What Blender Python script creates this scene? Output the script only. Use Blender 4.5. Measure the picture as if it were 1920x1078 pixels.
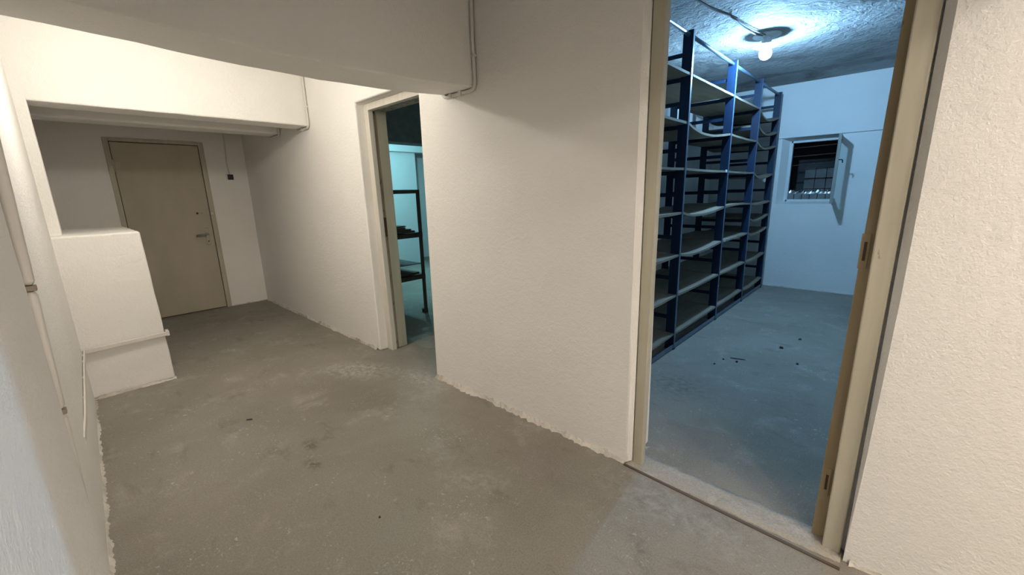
import bpy, bmesh, math, random
from mathutils import Vector, Matrix

random.seed(7)
for o in list(bpy.data.objects):
    bpy.data.objects.remove(o)
SC = bpy.context.scene
COL = SC.collection

# ------------------------------------------------------------------ camera
YAW, PITCH, ROLL, F_PX = math.radians(-43.237), math.radians(12.917), math.radians(-1.502), 775.8
CAM_H = 1.5
cam = bpy.data.cameras.new('camera')
cam.sensor_fit = 'HORIZONTAL'
cam.sensor_width = 36.0
cam.lens = F_PX / 1920 * 36.0
cam.clip_start = 0.01
cam_o = bpy.data.objects.new('camera', cam)
COL.objects.link(cam_o)
fwd = Vector((math.sin(YAW) * math.cos(PITCH), math.cos(YAW) * math.cos(PITCH), -math.sin(PITCH)))
rgt = Vector((math.cos(YAW), -math.sin(YAW), 0))
upv = rgt.cross(fwd)
r2 = rgt * math.cos(ROLL) + upv * math.sin(ROLL)
u2 = upv * math.cos(ROLL) - rgt * math.sin(ROLL)
M = Matrix((r2, u2, -fwd)).transposed().to_4x4()
M.translation = Vector((0, 0, CAM_H))
cam_o.matrix_world = M
SC.camera = cam_o

# ------------------------------------------------------------------ world, exposure
w = bpy.data.worlds.new('world')
SC.world = w
w.use_nodes = True
w.node_tree.nodes['Background'].inputs[0].default_value = (0.02, 0.025, 0.03, 1)
w.node_tree.nodes['Background'].inputs[1].default_value = 0.02
vs = SC.view_settings
vs.view_transform = 'Standard'
vs.look = 'None'
vs.gamma = 1.0
vs.exposure = 0.2
vs.use_curve_mapping = False


def point_light(name, loc, power, color, radius=0.045):
    l = bpy.data.lights.new(name, 'POINT')
    l.energy = power
    l.color = color
    l.shadow_soft_size = radius
    o = bpy.data.objects.new(name, l)
    COL.objects.link(o)
    o.location = loc
    return o


# bulbs of the hall that the photograph does not show: one above the far side of the
# ceiling beam, one behind the photographer past the next beam; one in the rear room; plus an added fill light
point_light('hall_bulb_light', (-3.30, 0.50, 2.435), 31, (1.0, 0.95, 0.87))
point_light('hall_bulb_light_rear', (1.45, 0.12, 2.57), 27, (1.0, 0.92, 0.845))
point_light('hall_fill_light_far', (2.9, 0.12, 2.58), 74, (1.0, 0.92, 0.845))  # added fill to lift the shaded upper wall, no bulb of the hall
point_light('rear_room_bulb_light', (-6.3, 4.2, 2.45), 74, (0.34, 0.84, 1.0))
STORE_BULB = (-1.145, 4.77, 2.708)
STORE_COLOR = (0.315, 0.63, 1.0)
STORE_STRENGTH = 1300

# ------------------------------------------------------------------ materials
MAT = {}


def nodes_of(name, rough=0.8, metallic=0.0, spec=0.3):
    m = bpy.data.materials.new(name)
    m.use_nodes = True
    nt = m.node_tree
    b = nt.nodes['Principled BSDF']
    b.inputs['Roughness'].default_value = rough
    b.inputs['Metallic'].default_value = metallic
    b.inputs['Specular IOR Level'].default_value = spec
    MAT[name] = m
    return m, nt, b


def N(nt, t, **kw):
    n = nt.nodes.new(t)
    for k, v in kw.items():
        setattr(n, k, v)
    return n


def coords(nt, scale=(1, 1, 1)):
    tc = N(nt, 'ShaderNodeTexCoord')
    mp = N(nt, 'ShaderNodeMapping')
    mp.inputs['Scale'].default_value = scale
    geo = N(nt, 'ShaderNodeNewGeometry')
    nt.links.new(geo.outputs['Position'], mp.inputs['Vector'])
    return mp.outputs['Vector']


def noise(nt, vec, scale, detail=4, rough=0.55, dist=0.0):
    n = N(nt, 'ShaderNodeTexNoise')
    n.inputs['Scale'].default_value = scale
    n.inputs['Detail'].default_value = detail
    n.inputs['Roughness'].default_value = rough
    n.inputs['Distortion'].default_value = dist
    nt.links.new(vec, n.inputs['Vector'])
    return n.outputs['Fac']


def ramp(nt, fac, stops):
    r = N(nt, 'ShaderNodeValToRGB')
    e = r.color_ramp.elements
    while len(e) < len(stops):
        e.new(0.5)
    for i, (p, c) in enumerate(stops):
        e[i].position = p
        e[i].color = (c[0], c[1], c[2], 1) if hasattr(c, '__len__') else (c, c, c, 1)
    nt.links.new(fac, r.inputs['Fac'])
    return r.outputs['Color']


def mix(nt, fac, a, b, mode='MIX'):
    m = N(nt, 'ShaderNodeMix', data_type='RGBA', blend_type=mode)
    for k, v in ((0, fac), (6, a), (7, b)):
        if hasattr(v, 'is_linked') or hasattr(v, 'links'):
            nt.links.new(v, m.inputs[k])
        elif k == 0:
            m.inputs[0].default_value = v
        else:
            m.inputs[k].default_value = (*v, 1)
    return m.outputs[2]


def bump(nt, b, h, strength, dist, prev=None):
    n = N(nt, 'ShaderNodeBump')
    n.inputs['Strength'].default_value = strength
    n.inputs['Distance'].default_value = dist
    nt.links.new(h, n.inputs['Height'])
    if prev is not None:
        nt.links.new(prev, n.inputs['Normal'])
    nt.links.new(n.outputs['Normal'], b.inputs['Normal'])
    return n.outputs['Normal']


def plaster(name, c1, c2, fine=0.45, lump=0.35, dirt=None, depth=0.010):
    m, nt, b = nodes_of(name, 0.78, 0, 0.25)
    v = coords(nt)
    big = noise(nt, v, 1.3, 3)
    col = ramp(nt, big, [(0.3, c1), (0.7, c2)])
    sp = noise(nt, v, 38, 3)
    col = mix(nt, ramp(nt, sp, [(0.70, 0.0), (0.80, 0.35)]), col, [x * 0.82 for x in c1])
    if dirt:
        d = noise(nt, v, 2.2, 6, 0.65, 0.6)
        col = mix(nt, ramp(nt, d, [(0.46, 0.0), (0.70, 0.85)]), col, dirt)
    nt.links.new(col, b.inputs['Base Color'])
    n1 = bump(nt, b, noise(nt, v, 14, 4, 0.6, 0.8), lump, depth)
    n2 = bump(nt, b, noise(nt, v, 42, 3, 0.6), fine * 0.7, 0.006, n1)
    bump(nt, b, noise(nt, v, 110, 4, 0.65), fine, 0.004, n2)
    return m


plaster('wall_plaster', (0.855, 0.825, 0.775), (0.89, 0.86, 0.81), 0.7, 0.35)
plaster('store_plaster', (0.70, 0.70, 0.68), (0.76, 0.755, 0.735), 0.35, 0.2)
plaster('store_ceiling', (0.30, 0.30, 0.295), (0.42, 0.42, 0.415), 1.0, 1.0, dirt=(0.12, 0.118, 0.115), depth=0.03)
plaster('hall_ceiling', (0.87, 0.845, 0.80), (0.90, 0.875, 0.83), 0.3, 0.3)
plaster('crumbly_plaster', (0.56, 0.51, 0.44), (0.76, 0.72, 0.65), 0.9, 0.9, dirt=(0.34, 0.30, 0.25))


def floor_mat(name='concrete_floor', gain=1.0, spots=1.0):
    m, nt, b = nodes_of(name, 0.82, 0, 0.22)
    v = coords(nt)
    G = lambda c: tuple(x * gain for x in c)
    col = ramp(nt, noise(nt, v, 0.9, 5, 0.6, 0.4), [(0.30, G((0.232, 0.204, 0.172))), (0.52, G((0.285, 0.256, 0.220))), (0.74, G((0.335, 0.304, 0.264)))])
    tint = noise(nt, v, 0.7, 3)
    col = mix(nt, ramp(nt, tint, [(0.35, 0.0), (0.70, 0.22)]), col, G((0.25, 0.27, 0.215)))
    st = noise(nt, v, 3.4, 9, 0.72, 0.3)
    col = mix(nt, ramp(nt, st, [(0.54, 0.0), (0.72, 0.75)]), col, G((0.405, 0.372, 0.325)))
    dk = noise(nt, coords(nt, (1.6, 3.2, 1)), 2.1, 6, 0.65, 0.4)
    col = mix(nt, ramp(nt, dk, [(0.58, 0.0), (0.76, 0.6)]), col, G((0.158, 0.134, 0.110)))
    fine = noise(nt, v, 120, 3, 0.7)
    col = mix(nt, 0.55, col, ramp(nt, fine, [(0.25, 0.55), (0.5, 1.0), (0.78, 1.35)]), 'MULTIPLY')
    streak = noise(nt, coords(nt, (7, 1.3, 1)), 6, 5, 0.7, 0.2)
    col = mix(nt, ramp(nt, streak, [(0.60, 0.0), (0.74, 0.40)]), col, G((0.43, 0.40, 0.35)))
    # dried paint splashes: pale spots, gathered in patches
    dn = N(nt, 'ShaderNodeTexNoise')
    dn.inputs['Scale'].default_value = 30
    nt.links.new(v, dn.inputs['Vector'])
    off = N(nt, 'ShaderNodeVectorMath', operation='MULTIPLY_ADD')
    nt.links.new(dn.outputs['Color'], off.inputs[0])
    off.inputs[1].default_value = (0.06, 0.06, 0.0)
    nt.links.new(v, off.inputs[2])
    for sc, r0, r1, ps, lo, hi in ((13, 0.05, 0.17, 1.7, 0.55, 0.70), (34, 0.06, 0.19, 2.3, 0.50, 0.66), (75, 0.08, 0.22, 3.1, 0.50, 0.66)):
        vo = N(nt, 'ShaderNodeTexVoronoi', feature='F1')
        vo.inputs['Scale'].default_value = sc
        nt.links.new(off.outputs[0], vo.inputs['Vector'])
        spot = ramp(nt, vo.outputs['Distance'], [(r0, spots), (r1, 0.0)])
        patch = ramp(nt, noise(nt, v, ps, 4), [(lo, 0.0), (hi, 1.0)])
        col = mix(nt, mix(nt, 1.0, spot, patch, 'MULTIPLY'), col, (0.58, 0.55, 0.49))
    # a few marks with a place of their own: dark scuffs, pale splashes by the narrow doorway, dust beside the walls
    def blob(cx, cy, rx, ry, rot=0.0):
        mp = N(nt, 'ShaderNodeMapping', vector_type='TEXTURE')
        mp.inputs['Location'].default_value = (cx, cy, 0)
        mp.inputs['Rotation'].default_value = (0, 0, rot)
        mp.inputs['Scale'].default_value = (rx, ry, 1)
        nt.links.new(v, mp.inputs['Vector'])
        ln = N(nt, 'ShaderNodeVectorMath', operation='LENGTH')
        nt.links.new(mp.outputs['Vector'], ln.inputs[0])
        return ramp(nt, ln.outputs['Value'], [(0.25, 1.0), (1.0, 0.0)])

    rag = ramp(nt, noise(nt, v, 22, 6, 0.7), [(0.42, 0.0), (0.62, 1.0)])
    for cx, cy, rx, ry, rot, c_, k in ((-2.50, 0.80, 0.09, 0.06, 0.3, (0.10, 0.085, 0.07), 0.8), (-2.30, 0.73, 0.09, 0.05, 0.2, (0.10, 0.085, 0.07), 0.8),
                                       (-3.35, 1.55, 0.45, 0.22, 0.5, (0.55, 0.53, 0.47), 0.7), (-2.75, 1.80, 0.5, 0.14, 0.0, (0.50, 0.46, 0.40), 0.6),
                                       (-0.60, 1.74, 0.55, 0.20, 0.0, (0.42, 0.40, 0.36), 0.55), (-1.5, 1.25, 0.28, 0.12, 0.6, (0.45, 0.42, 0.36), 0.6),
                                       (-0.63, 1.42, 0.05, 0.16, 0.7, (0.10, 0.09, 0.08), 0.5), (-1.12, 3.05, 0.35, 0.3, 0.0, (0.13, 0.12, 0.11), 0.55)):
        f_ = mix(nt, 1.0, blob(cx, cy, rx, ry, rot), rag, 'MULTIPLY')
        f_ = mix(nt, 1.0, f_, (k, k, k), 'MULTIPLY')
        col = mix(nt, f_, col, c_)
    nt.links.new(col, b.inputs['Base Color'])
    n1 = bump(nt, b, noise(nt, v, 5, 6, 0.6, 0.6), 0.5, 0.014)
    bump(nt, b, noise(nt, v, 60, 5, 0.75), 0.6, 0.004, n1)


floor_mat()
floor_mat('sill_concrete', 1.55, 1.0)


def paint(name, c1, c2, chip, rough=0.5, amount=0.66, stretch=(8, 8, 0.8), metallic=0.0, spec=0.35):
    m, nt, b = nodes_of(name, rough, metallic, spec)
    v = coords(nt, stretch)
    col = ramp(nt, noise(nt, v, 2.0, 4), [(0.3, c1), (0.7, c2)])
    ch = noise(nt, coords(nt, (1, 1, 0.35)), 26, 6, 0.62)
    col = mix(nt, ramp(nt, ch, [(amount, 0.0), (amount + 0.05, 0.9)]), col, chip)
    nt.links.new(col, b.inputs['Base Color'])
    bump(nt, b, noise(nt, v, 6, 5, 0.6), 0.25, 0.004)
    return m


paint('frame_paint', (0.435, 0.40, 0.305), (0.525, 0.485, 0.38), (0.20, 0.145, 0.085), 0.5, 0.69)
paint('bare_rebate', (0.33, 0.25, 0.14), (0.40, 0.31, 0.19), (0.10, 0.065, 0.035), 0.65, 0.66)
paint('grimy_rebate', (0.20, 0.15, 0.10), (0.42, 0.36, 0.28), (0.07, 0.045, 0.03), 0.7, 0.58)
paint('frame_pale', (0.60, 0.56, 0.48), (0.68, 0.64, 0.56), (0.25, 0.19, 0.13), 0.55, 0.70)
paint('door_paint', (0.42, 0.375, 0.285), (0.49, 0.44, 0.345), (0.33, 0.28, 0.20), 0.55, 0.74, (2, 2, 0.7))
paint('white_pipe', (0.68, 0.645, 0.58), (0.74, 0.70, 0.64), (0.48, 0.43, 0.36), 0.5, 0.72)
paint('blue_metal', (0.0030, 0.0125, 0.034), (0.0042, 0.018, 0.050), (0.012, 0.012, 0.015), 0.5, 0.70, (3, 3, 1), 0.0, 0.3)
paint('post_edge_lit', (0.055, 0.095, 0.16), (0.085, 0.13, 0.20), (0.03, 0.03, 0.04), 0.45, 0.68, (3, 3, 1), 0.0, 0.4)  # paler post blue: lamp light on the aisle lip is put into the colour
paint('sash_paint', (0.20, 0.20, 0.18), (0.28, 0.28, 0.25), (0.12, 0.11, 0.10), 0.6, 0.66)
paint('rail_metal', (0.10, 0.17, 0.26), (0.17, 0.23, 0.30), (0.05, 0.05, 0.06), 0.35, 0.66, (3, 3, 1), 0.5, 0.5)
paint('rusty_metal', (0.055, 0.032, 0.022), (0.095, 0.052, 0.034), (0.22, 0.16, 0.13), 0.7, 0.70, (3, 3, 3))
paint('chipboard', (0.19, 0.16, 0.118), (0.27, 0.23, 0.178), (0.17, 0.135, 0.10), 0.8, 0.66, (6, 1, 6))
paint('brown_board', (0.10, 0.066, 0.042), (0.155, 0.10, 0.064), (0.06, 0.04, 0.03), 0.75, 0.68, (2, 2, 8))
paint('cold_white', (0.58, 0.60, 0.60), (0.66, 0.68, 0.68), (0.30, 0.29, 0.27), 0.5, 0.68)
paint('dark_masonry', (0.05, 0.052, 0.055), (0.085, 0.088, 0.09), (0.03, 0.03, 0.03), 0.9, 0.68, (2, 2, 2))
paint('grey_block', (0.15, 0.15, 0.145), (0.22, 0.22, 0.21), (0.09, 0.085, 0.08), 0.85, 0.66, (4, 4, 4))
paint('handle_metal', (0.30, 0.28, 0.24), (0.38, 0.355, 0.31), (0.2, 0.18, 0.15), 0.38, 0.75, (3, 3, 3), 0.8, 0.5)
paint('threshold_metal', (0.085, 0.062, 0.046), (0.15, 0.115, 0.085), (0.04, 0.03, 0.025), 0.6, 0.66, (1, 8, 1))
paint('black_plastic', (0.012, 0.012, 0.012), (0.02, 0.02, 0.02), (0.03, 0.03, 0.03), 0.4, 0.8)
paint('flake', (0.03, 0.025, 0.02), (0.06, 0.05, 0.04), (0.02, 0.02, 0.02), 0.8, 0.7)
paint('ceramic', (0.62, 0.62, 0.61), (0.70, 0.70, 0.69), (0.4, 0.4, 0.39), 0.4, 0.75)
paint('paper', (0.62, 0.62, 0.60), (0.70, 0.70, 0.68), (0.10, 0.10, 0.10), 0.7, 0.56)

m, nt, b = nodes_of('foil', 0.16, 1.0, 0.5)
b.inputs['Base Color'].default_value = (0.80, 0.80, 0.80, 1)
m, nt, b = nodes_of('bulb_glow', 0.3)
b.inputs['Base Color'].default_value = (1, 1, 1, 1)
b.inputs['Emission Color'].default_value = (*STORE_COLOR, 1)
b.inputs['Emission Strength'].default_value = STORE_STRENGTH
m, nt, b = nodes_of('clear_glass', 0.05)
g = N(nt, 'ShaderNodeBsdfGlossy')
g.inputs['Roughness'].default_value = 0.04
t = N(nt, 'ShaderNodeBsdfTransparent')
t.inputs[0].default_value = (0.80, 0.86, 0.86, 1)
mx = N(nt, 'ShaderNodeMixShader')
mx.inputs[0].default_value = 0.10
nt.links.new(t.outputs[0], mx.inputs[1])
nt.links.new(g.outputs[0], mx.inputs[2])
nt.links.new(mx.outputs[0], nt.nodes['Material Output'].inputs['Surface'])


# ------------------------------------------------------------------ mesh helpers
def obj(name, bm, mat, parent=None, smooth=False, bevel=0.0, segs=2):
    me = bpy.data.meshes.new(name)
    bmesh.ops.recalc_face_normals(bm, faces=bm.faces)
    bm.to_mesh(me)
    bm.free()
    return link(name, me, mat, parent, smooth, bevel, segs)


def link(name, me, mat, parent=None, smooth=False, bevel=0.0, segs=2):
    if not me.materials:
        me.materials.append(MAT[mat])
    if smooth:
        for p in me.polygons:
            p.use_smooth = True
    o = bpy.data.objects.new(name, me)
    COL.objects.link(o)
    if parent:
        o.parent = parent
        o.matrix_parent_inverse = Matrix.Translation(-parent.location) if parent.type == 'EMPTY' else Matrix()
    if bevel:
        md = o.modifiers.new('bevel', 'BEVEL')
        md.width = bevel
        md.segments = segs
        md.limit_method = 'ANGLE'
        md.angle_limit = math.radians(40)
    return o


def tag(o, label, cat, group=None, kind=None):
    o['label'] = label
    o['category'] = cat
    if group:
        o['group'] = group
    if kind:
        o['kind'] = kind
    return o


def thing(name, loc, label, cat, group=None, kind=None):
    o = bpy.data.objects.new(name, None)
    COL.objects.link(o)
    o.location = loc
    o.empty_display_size = 0.1
    return tag(o, label, cat, group, kind)


def add_box(bm, x0, x1, y0, y1, z0, z1):
    v = [bm.verts.new((x, y, z)) for x in (x0, x1) for y in (y0, y1) for z in (z0, z1)]
    for f in ((0, 1, 3, 2), (4, 6, 7, 5), (0, 4, 5, 1), (2, 3, 7, 6), (0, 2, 6, 4), (1, 5, 7, 3)):
        bm.faces.new([v[i] for i in f])
    return v


def boxes(*bs):
    bm = bmesh.new()
    for b_ in bs:
        add_box(bm, *b_)
    return bm


def prism(pts, axis, a, b_):
    """closed polygon pts in the two axes other than `axis`, extruded from a to b_"""
    bm = bmesh.new()

    def mk(p, t):
        c = list(p)
        c.insert(axis, t)
        return bm.verts.new(c)
    A = [mk(p, a) for p in pts]
    B = [mk(p, b_) for p in pts]
    bm.faces.new(A)
    bm.faces.new(list(reversed(B)))
    n = len(pts)
    for i in range(n):
        bm.faces.new((A[i], A[(i + 1) % n], B[(i + 1) % n], B[i]))
    return bm


def rough_box(x0, x1, y0, y1, z0, z1, step=0.12, amp=0.003, warp=None):
    """box cut into a grid whose vertices wander a little, for hand-plastered edges"""
    bm = bmesh.new()
    nx, ny, nz = [max(1, min(40, int(round((b_ - a) / step)))) for a, b_ in ((x0, x1), (y0, y1), (z0, z1))]
    vs_ = {}

    def vert(i, j, k):
        key = (i, j, k)
        if key not in vs_:
            p = [x0 + (x1 - x0) * i / nx, y0 + (y1 - y0) * j / ny, z0 + (z1 - z0) * k / nz]
            p = [c + random.uniform(-amp, amp) for c in p]
            if warp:
                p = warp(p)
            vs_[key] = bm.verts.new(p)
        return vs_[key]
    for i in range(nx):
        for j in range(ny):
            for k in (0, nz):
                bm.faces.new((vert(i, j, k), vert(i + 1, j, k), vert(i + 1, j + 1, k), vert(i, j + 1, k)))
    for i in range(nx):
        for k in range(nz):
            for j in (0, ny):
                bm.faces.new((vert(i, j, k), vert(i + 1, j, k), vert(i + 1, j, k + 1), vert(i, j, k + 1)))
    for j in range(ny):
        for k in range(nz):
            for i in (0, nx):
                bm.faces.new((vert(i, j, k), vert(i, j + 1, k), vert(i, j + 1, k + 1), vert(i, j, k + 1)))
    return bm


def tube_bm(path, r, n=8, bm=None):
    bm = bm or bmesh.new()
    pts = [Vector(p) for p in path]
    rings = []
    prev_u = None
    for i, p in enumerate(pts):
        if i == 0:
            d = pts[1] - p
        elif i == len(pts) - 1:
            d = p - pts[-2]
        else:
            d = (pts[i + 1] - p).normalized() + (p - pts[i - 1]).normalized()
        d.normalize()
        if prev_u is None:
            a = Vector((0, 0, 1)) if abs(d.z) < 0.9 else Vector((1, 0, 0))
            u = d.cross(a).normalized()
        else:
            u = (prev_u - d * prev_u.dot(d)).normalized()
        prev_u = u
        v = d.cross(u)
        rr = r[i] if hasattr(r, '__len__') else r
        rings.append([bm.verts.new(p + (u * math.cos(2 * math.pi * k / n) + v * math.sin(2 * math.pi * k / n)) * rr) for k in range(n)])
    for a, b_ in zip(rings, rings[1:]):
        for k in range(n):
            bm.faces.new((a[k], a[(k + 1) % n], b_[(k + 1) % n], b_[k]))
    bm.faces.new(rings[0])
    bm.faces.new(list(reversed(rings[-1])))
    return bm


def smooth_path(pts, rad=0.03, n=5):
    """rounds the corners of a polyline"""
    pts = [Vector(p) for p in pts]
    out = [pts[0]]
    for a, p, b_ in zip(pts, pts[1:], pts[2:]):
        d1, d2 = (a - p), (b_ - p)
        r = min(rad, d1.length * 0.45, d2.length * 0.45)
        s, e = p + d1.normalized() * r, p + d2.normalized() * r
        for i in range(n + 1):
            t_ = i / n
            out.append(s * (1 - t_) ** 2 + p * 2 * t_ * (1 - t_) + e * t_ ** 2)
    out.append(pts[-1])
    return out


def lathe(profile, n=20, center=(0, 0, 0)):
    bm = bmesh.new()
    cx, cy, cz = center
    rings = []
    for r, z in profile:
        if r < 1e-5:
            rings.append([bm.verts.new((cx, cy, cz + z))])
        else:
            rings.append([bm.verts.new((cx + r * math.cos(2 * math.pi * k / n), cy + r * math.sin(2 * math.pi * k / n), cz + z)) for k in range(n)])
    for a, b_ in zip(rings, rings[1:]):
        for k in range(n):
            q = [a[k % len(a)], a[(k + 1) % len(a)], b_[(k + 1) % len(b_)], b_[k % len(b_)]]
            u = []
            for v in q:
                if v not in u:
                    u.append(v)
            if len(u) > 2:
                bm.faces.new(u)
    return bm


def ragged(p0, p1, out, h=(0.012, 0.035), d=(0.006, 0.026), step=0.016):
    """crumbling plaster fillet where a wall meets the floor"""
    bm = bmesh.new()
    p0, p1, out = Vector(p0), Vector(p1), Vector(out)
    n = int((p1 - p0).length / step)
    rows = []
    hh, dd = random.uniform(*h), random.uniform(*d)
    for i in range(n + 1):
        hh = 0.55 * hh + 0.45 * random.uniform(h[0] - 0.012, h[1])
        dd = 0.55 * dd + 0.45 * random.uniform(d[0] - 0.006, d[1])
        p = p0.lerp(p1, i / n)
        rows.append([bm.verts.new(p - out * 0.01 + Vector((0, 0, hh))),
                     bm.verts.new(p + out * 0.003 + Vector((0, 0, hh * random.uniform(0.8, 1.0)))),
                     bm.verts.new(p + out * dd * 0.6 + Vector((0, 0, hh * random.uniform(0.25, 0.5)))),
                     bm.verts.new(p + out * dd * random.uniform(0.9, 1.3) - Vector((0, 0, 0.003)))])
    for a, b_ in zip(rows, rows[1:]):
        for k in range(3):
            bm.faces.new((a[k], a[k + 1], b_[k + 1], b_[k]))
    return bm


# ------------------------------------------------------------------ setting
ZC = 2.87
YW = 1.92          # hall face of the long wall with the two doorways
YW2 = 2.18         # its face towards the rooms
XE = -6.95         # end wall of the hall
XP = -2.36         # partition between the rear room and the storage room
YB = 7.25          # back wall of the storage room


def struct(name, bm, mat, label, cat, **kw):
    o = obj(name, bm, mat, **kw)
    return tag(o, label, cat, kind='structure')


struct('floor', boxes((-9.6, 3.6, -0.4, 8.6, -0.12, 0.0)), 'concrete_floor',
       'worn grey brown concrete floor with pale paint splashes', 'floor')
struct('ceiling', boxes((XE - 0.2, 3.6, -0.4, YW2, ZC, ZC + 0.12)), 'hall_ceiling',
       'plain plastered ceiling above the hall beams', 'ceiling')
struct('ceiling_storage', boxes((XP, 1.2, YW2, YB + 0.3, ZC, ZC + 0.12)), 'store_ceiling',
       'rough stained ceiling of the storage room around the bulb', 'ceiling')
struct('ceiling_rear_room', boxes((-9.6, XP, YW2, 8.6, ZC, ZC + 0.12)), 'hall_ceiling',
       'dark ceiling of the rear room', 'ceiling')

outline = [(XE - 0.2, 0), (-3.622, 0), (-3.638, 2.298), (-2.69, 2.298), (-2.71, 0), (-0.945, 0), (-0.965, 2.45), (0.046, 2.45), (0.030, 0),
           (3.6, 0), (3.6, ZC), (XE - 0.2, ZC)]
struct('wall_right', prism(outline, 1, YW, YW2), 'wall_plaster',
       'long cream plastered wall with the two doorways', 'wall', bevel=0.014, segs=3)

# end wall with a hole for door_1
DY0, DY1, DZ = 0.49, 1.435, 2.245
outline = [(-0.4, 0), (DY0, 0), (DY0, DZ), (DY1, DZ), (DY1, 0), (YW2, 0), (YW2, ZC), (-0.4, ZC)]
struct('wall_end', prism(outline, 0, XE - 0.2, XE), 'wall_plaster',
       'shaded end wall around the closed beige door', 'wall')

outline = [(-4.40, -0.080), (-2.2, -0.130), (-1.12, -0.155), (-1.12, -0.4), (XE, -0.4), (XE, -0.092), (-4.95, -0.092)]
struct('wall_left', prism(outline, 2, 0, ZC), 'wall_plaster',
       'cream side wall behind the pipes at the left edge', 'wall')
struct('wall_left_near', rough_box(-1.135, 3.6, -0.4, -0.0665, 0, ZC, 0.3, 0.0006), 'wall_plaster',
       'grey shaded wall projection filling the left edge of the view', 'wall', bevel=0.006)
struct('wall_behind', boxes((3.6, 3.75, -0.4, YW2, 0, ZC)), 'wall_plaster',
       'wall closing the hall behind the photographer', 'wall')


def bow(p):
    x, y, z = p
    if z < 2.5:
        t_ = max(0.0, min(1.0, (1.92 - y) / 2.0))
        z -= 0.034 * (math.sin(math.pi * min(1, t_ * 1.15 + 0.0)) ** 0.8 if 0 < t_ * 1.15 < 1 else 0) + 0.012 * t_
    return (x, y, z)


struct('beam_main', rough_box(-2.38, -2.08, -0.4, YW + 0.004, 2.152, ZC, 0.12, 0.0025, bow), 'wall_plaster',
       'large grey shaded ceiling beam crossing the top of the view', 'beam', bevel=0.010, smooth=False)
struct('beam_behind', rough_box(0.19, 0.49, -0.4, YW + 0.004, 2.15, ZC, 0.14, 0.002), 'wall_plaster',
       'next ceiling beam behind the photographer', 'beam', bevel=0.01)
struct('beam_header', rough_box(-4.90, -4.63, -0.4, YW + 0.004, 2.223, ZC, 0.14, 0.002), 'wall_plaster',
       'bright beam forming the lintel over the corridor end', 'beam', bevel=0.012)
struct('beam_corridor', rough_box(-5.75, -5.47, -0.4, YW + 0.004, 2.235, ZC, 0.14, 0.002), 'wall_plaster',
       'dim low beam between the lintel and the end door', 'beam', bevel=0.02)
struct('wall_pier', rough_box(-4.90, -4.63, -0.3, -0.020, 1.0, 2.26, 0.14, 0.0015), 'wall_plaster',
       'narrow upright wall stub between the lintel and the low block', 'pier', bevel=0.01)


def lean(p):
    x, y, z = p
    if y > 0.2:
        y += 0.022 * (1.27 - z) / 1.27
    if x > -4.9:
        x += 0.02 * (z / 1.27)
    return (x, y, z)


struct('wall_low_block', rough_box(-5.62, -4.46, -0.3, 0.405, 0.0, 1.272, 0.13, 0.003, lean), 'wall_plaster',
       'waist high plastered block standing out from the left wall', 'block', bevel=0.014, segs=3)

# crumbling plaster along the wall feet
for i, (a, b_, o_, hh, dd, lab) in enumerate([
        ((XE, YW, 0), (-3.68, YW, 0), (0, -1, 0), (0.01, 0.045), (0.006, 0.03), 'ragged plaster edge at the wall foot left of the open doorway'),
        ((-2.70, YW, 0), (-0.96, YW, 0), (0, -1, 0), (0.01, 0.05), (0.010, 0.050), 'ragged plaster edge at the wall foot between the two doorways'),
        ((0.03, YW, 0), (1.6, YW, 0), (0, -1, 0), (0.01, 0.03), (0.006, 0.025), 'ragged plaster edge at the wall foot right of the storage doorway'),
        ((XE, -0.1, 0), (XE, 0.44, 0), (1, 0, 0), (0.008, 0.02), (0.004, 0.015), 'plaster edge at the end wall foot behind the low block'),
        ((XE, 1.49, 0), (XE, YW, 0), (1, 0, 0), (0.008, 0.025), (0.004, 0.02), 'plaster edge at the end wall foot right of the closed door'),
        ((-4.44, -0.1, 0), (-4.44, 0.43, 0), (1, 0, 0), (0.01, 0.03), (0.004, 0.02), 'broken plaster edge at the foot of the low block'),
        ((-4.40, -0.082, 0), (-2.2, -0.131, 0), (0.023, 1, 0), (0.01, 0.03), (0.006, 0.03), 'pale crumbling plaster edge along the left wall foot'),
        ((-2.2, -0.131, 0), (-1.2, -0.153, 0), (0.023, 1, 0), (0.01, 0.03), (0.006, 0.03), 'pale crumbling plaster edge under the pipe at the left'),
        ((XP + 0.0, YB, 0), (1.2, YB, 0), (0, -1, 0), (0.008, 0.03), (0.006, 0.025), 'plaster edge at the foot of the blue lit back wall')]):
    struct('trim_%d' % (i + 1), ragged(a, b_, o_, hh, dd), 'crumbly_plaster', lab, 'plaster edge')

# ------------------------------------------------------------------ storage room shell
NX0, NX1, NZ0, NZ1 = -1.405, -0.725, 1.235, 2.150      # window hole, room side
IX0, IX1, IZ0, IZ1 = -1.315, -0.745, 1.275, 2.110      # window hole at the frame
bm = bmesh.new()
xs, zs = [XP, NX0, NX1, 1.2], [0, NZ0, NZ1, ZC]
V = [[bm.verts.new((x, YB, z)) for z in zs] for x in xs]
for i in range(3):
    for j in range(3):
        if (i, j) != (1, 1):
            bm.faces.new((V[i][j], V[i + 1][j], V[i + 1][j + 1], V[i][j + 1]))
I = [bm.verts.new(p) for p in ((IX0, YB + 0.16, IZ0), (IX1, YB + 0.16, IZ0), (IX1, YB + 0.16, IZ1), (IX0, YB + 0.16, IZ1))]
O = [V[1][1], V[2][1], V[2][2], V[1][2]]
for k in range(4):
    bm.faces.new((O[k], O[(k + 1) % 4], I[(k + 1) % 4], I[k]))
J = [bm.verts.new((v.co.x, YB + 0.34, v.co.z)) for v in I]
for k in range(4):
    bm.faces.new((I[k], I[(k + 1) % 4], J[(k + 1) % 4], J[k]))
Bk = [[bm.verts.new((x, YB + 0.345, z)) for z in zs] for x in xs]
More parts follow.
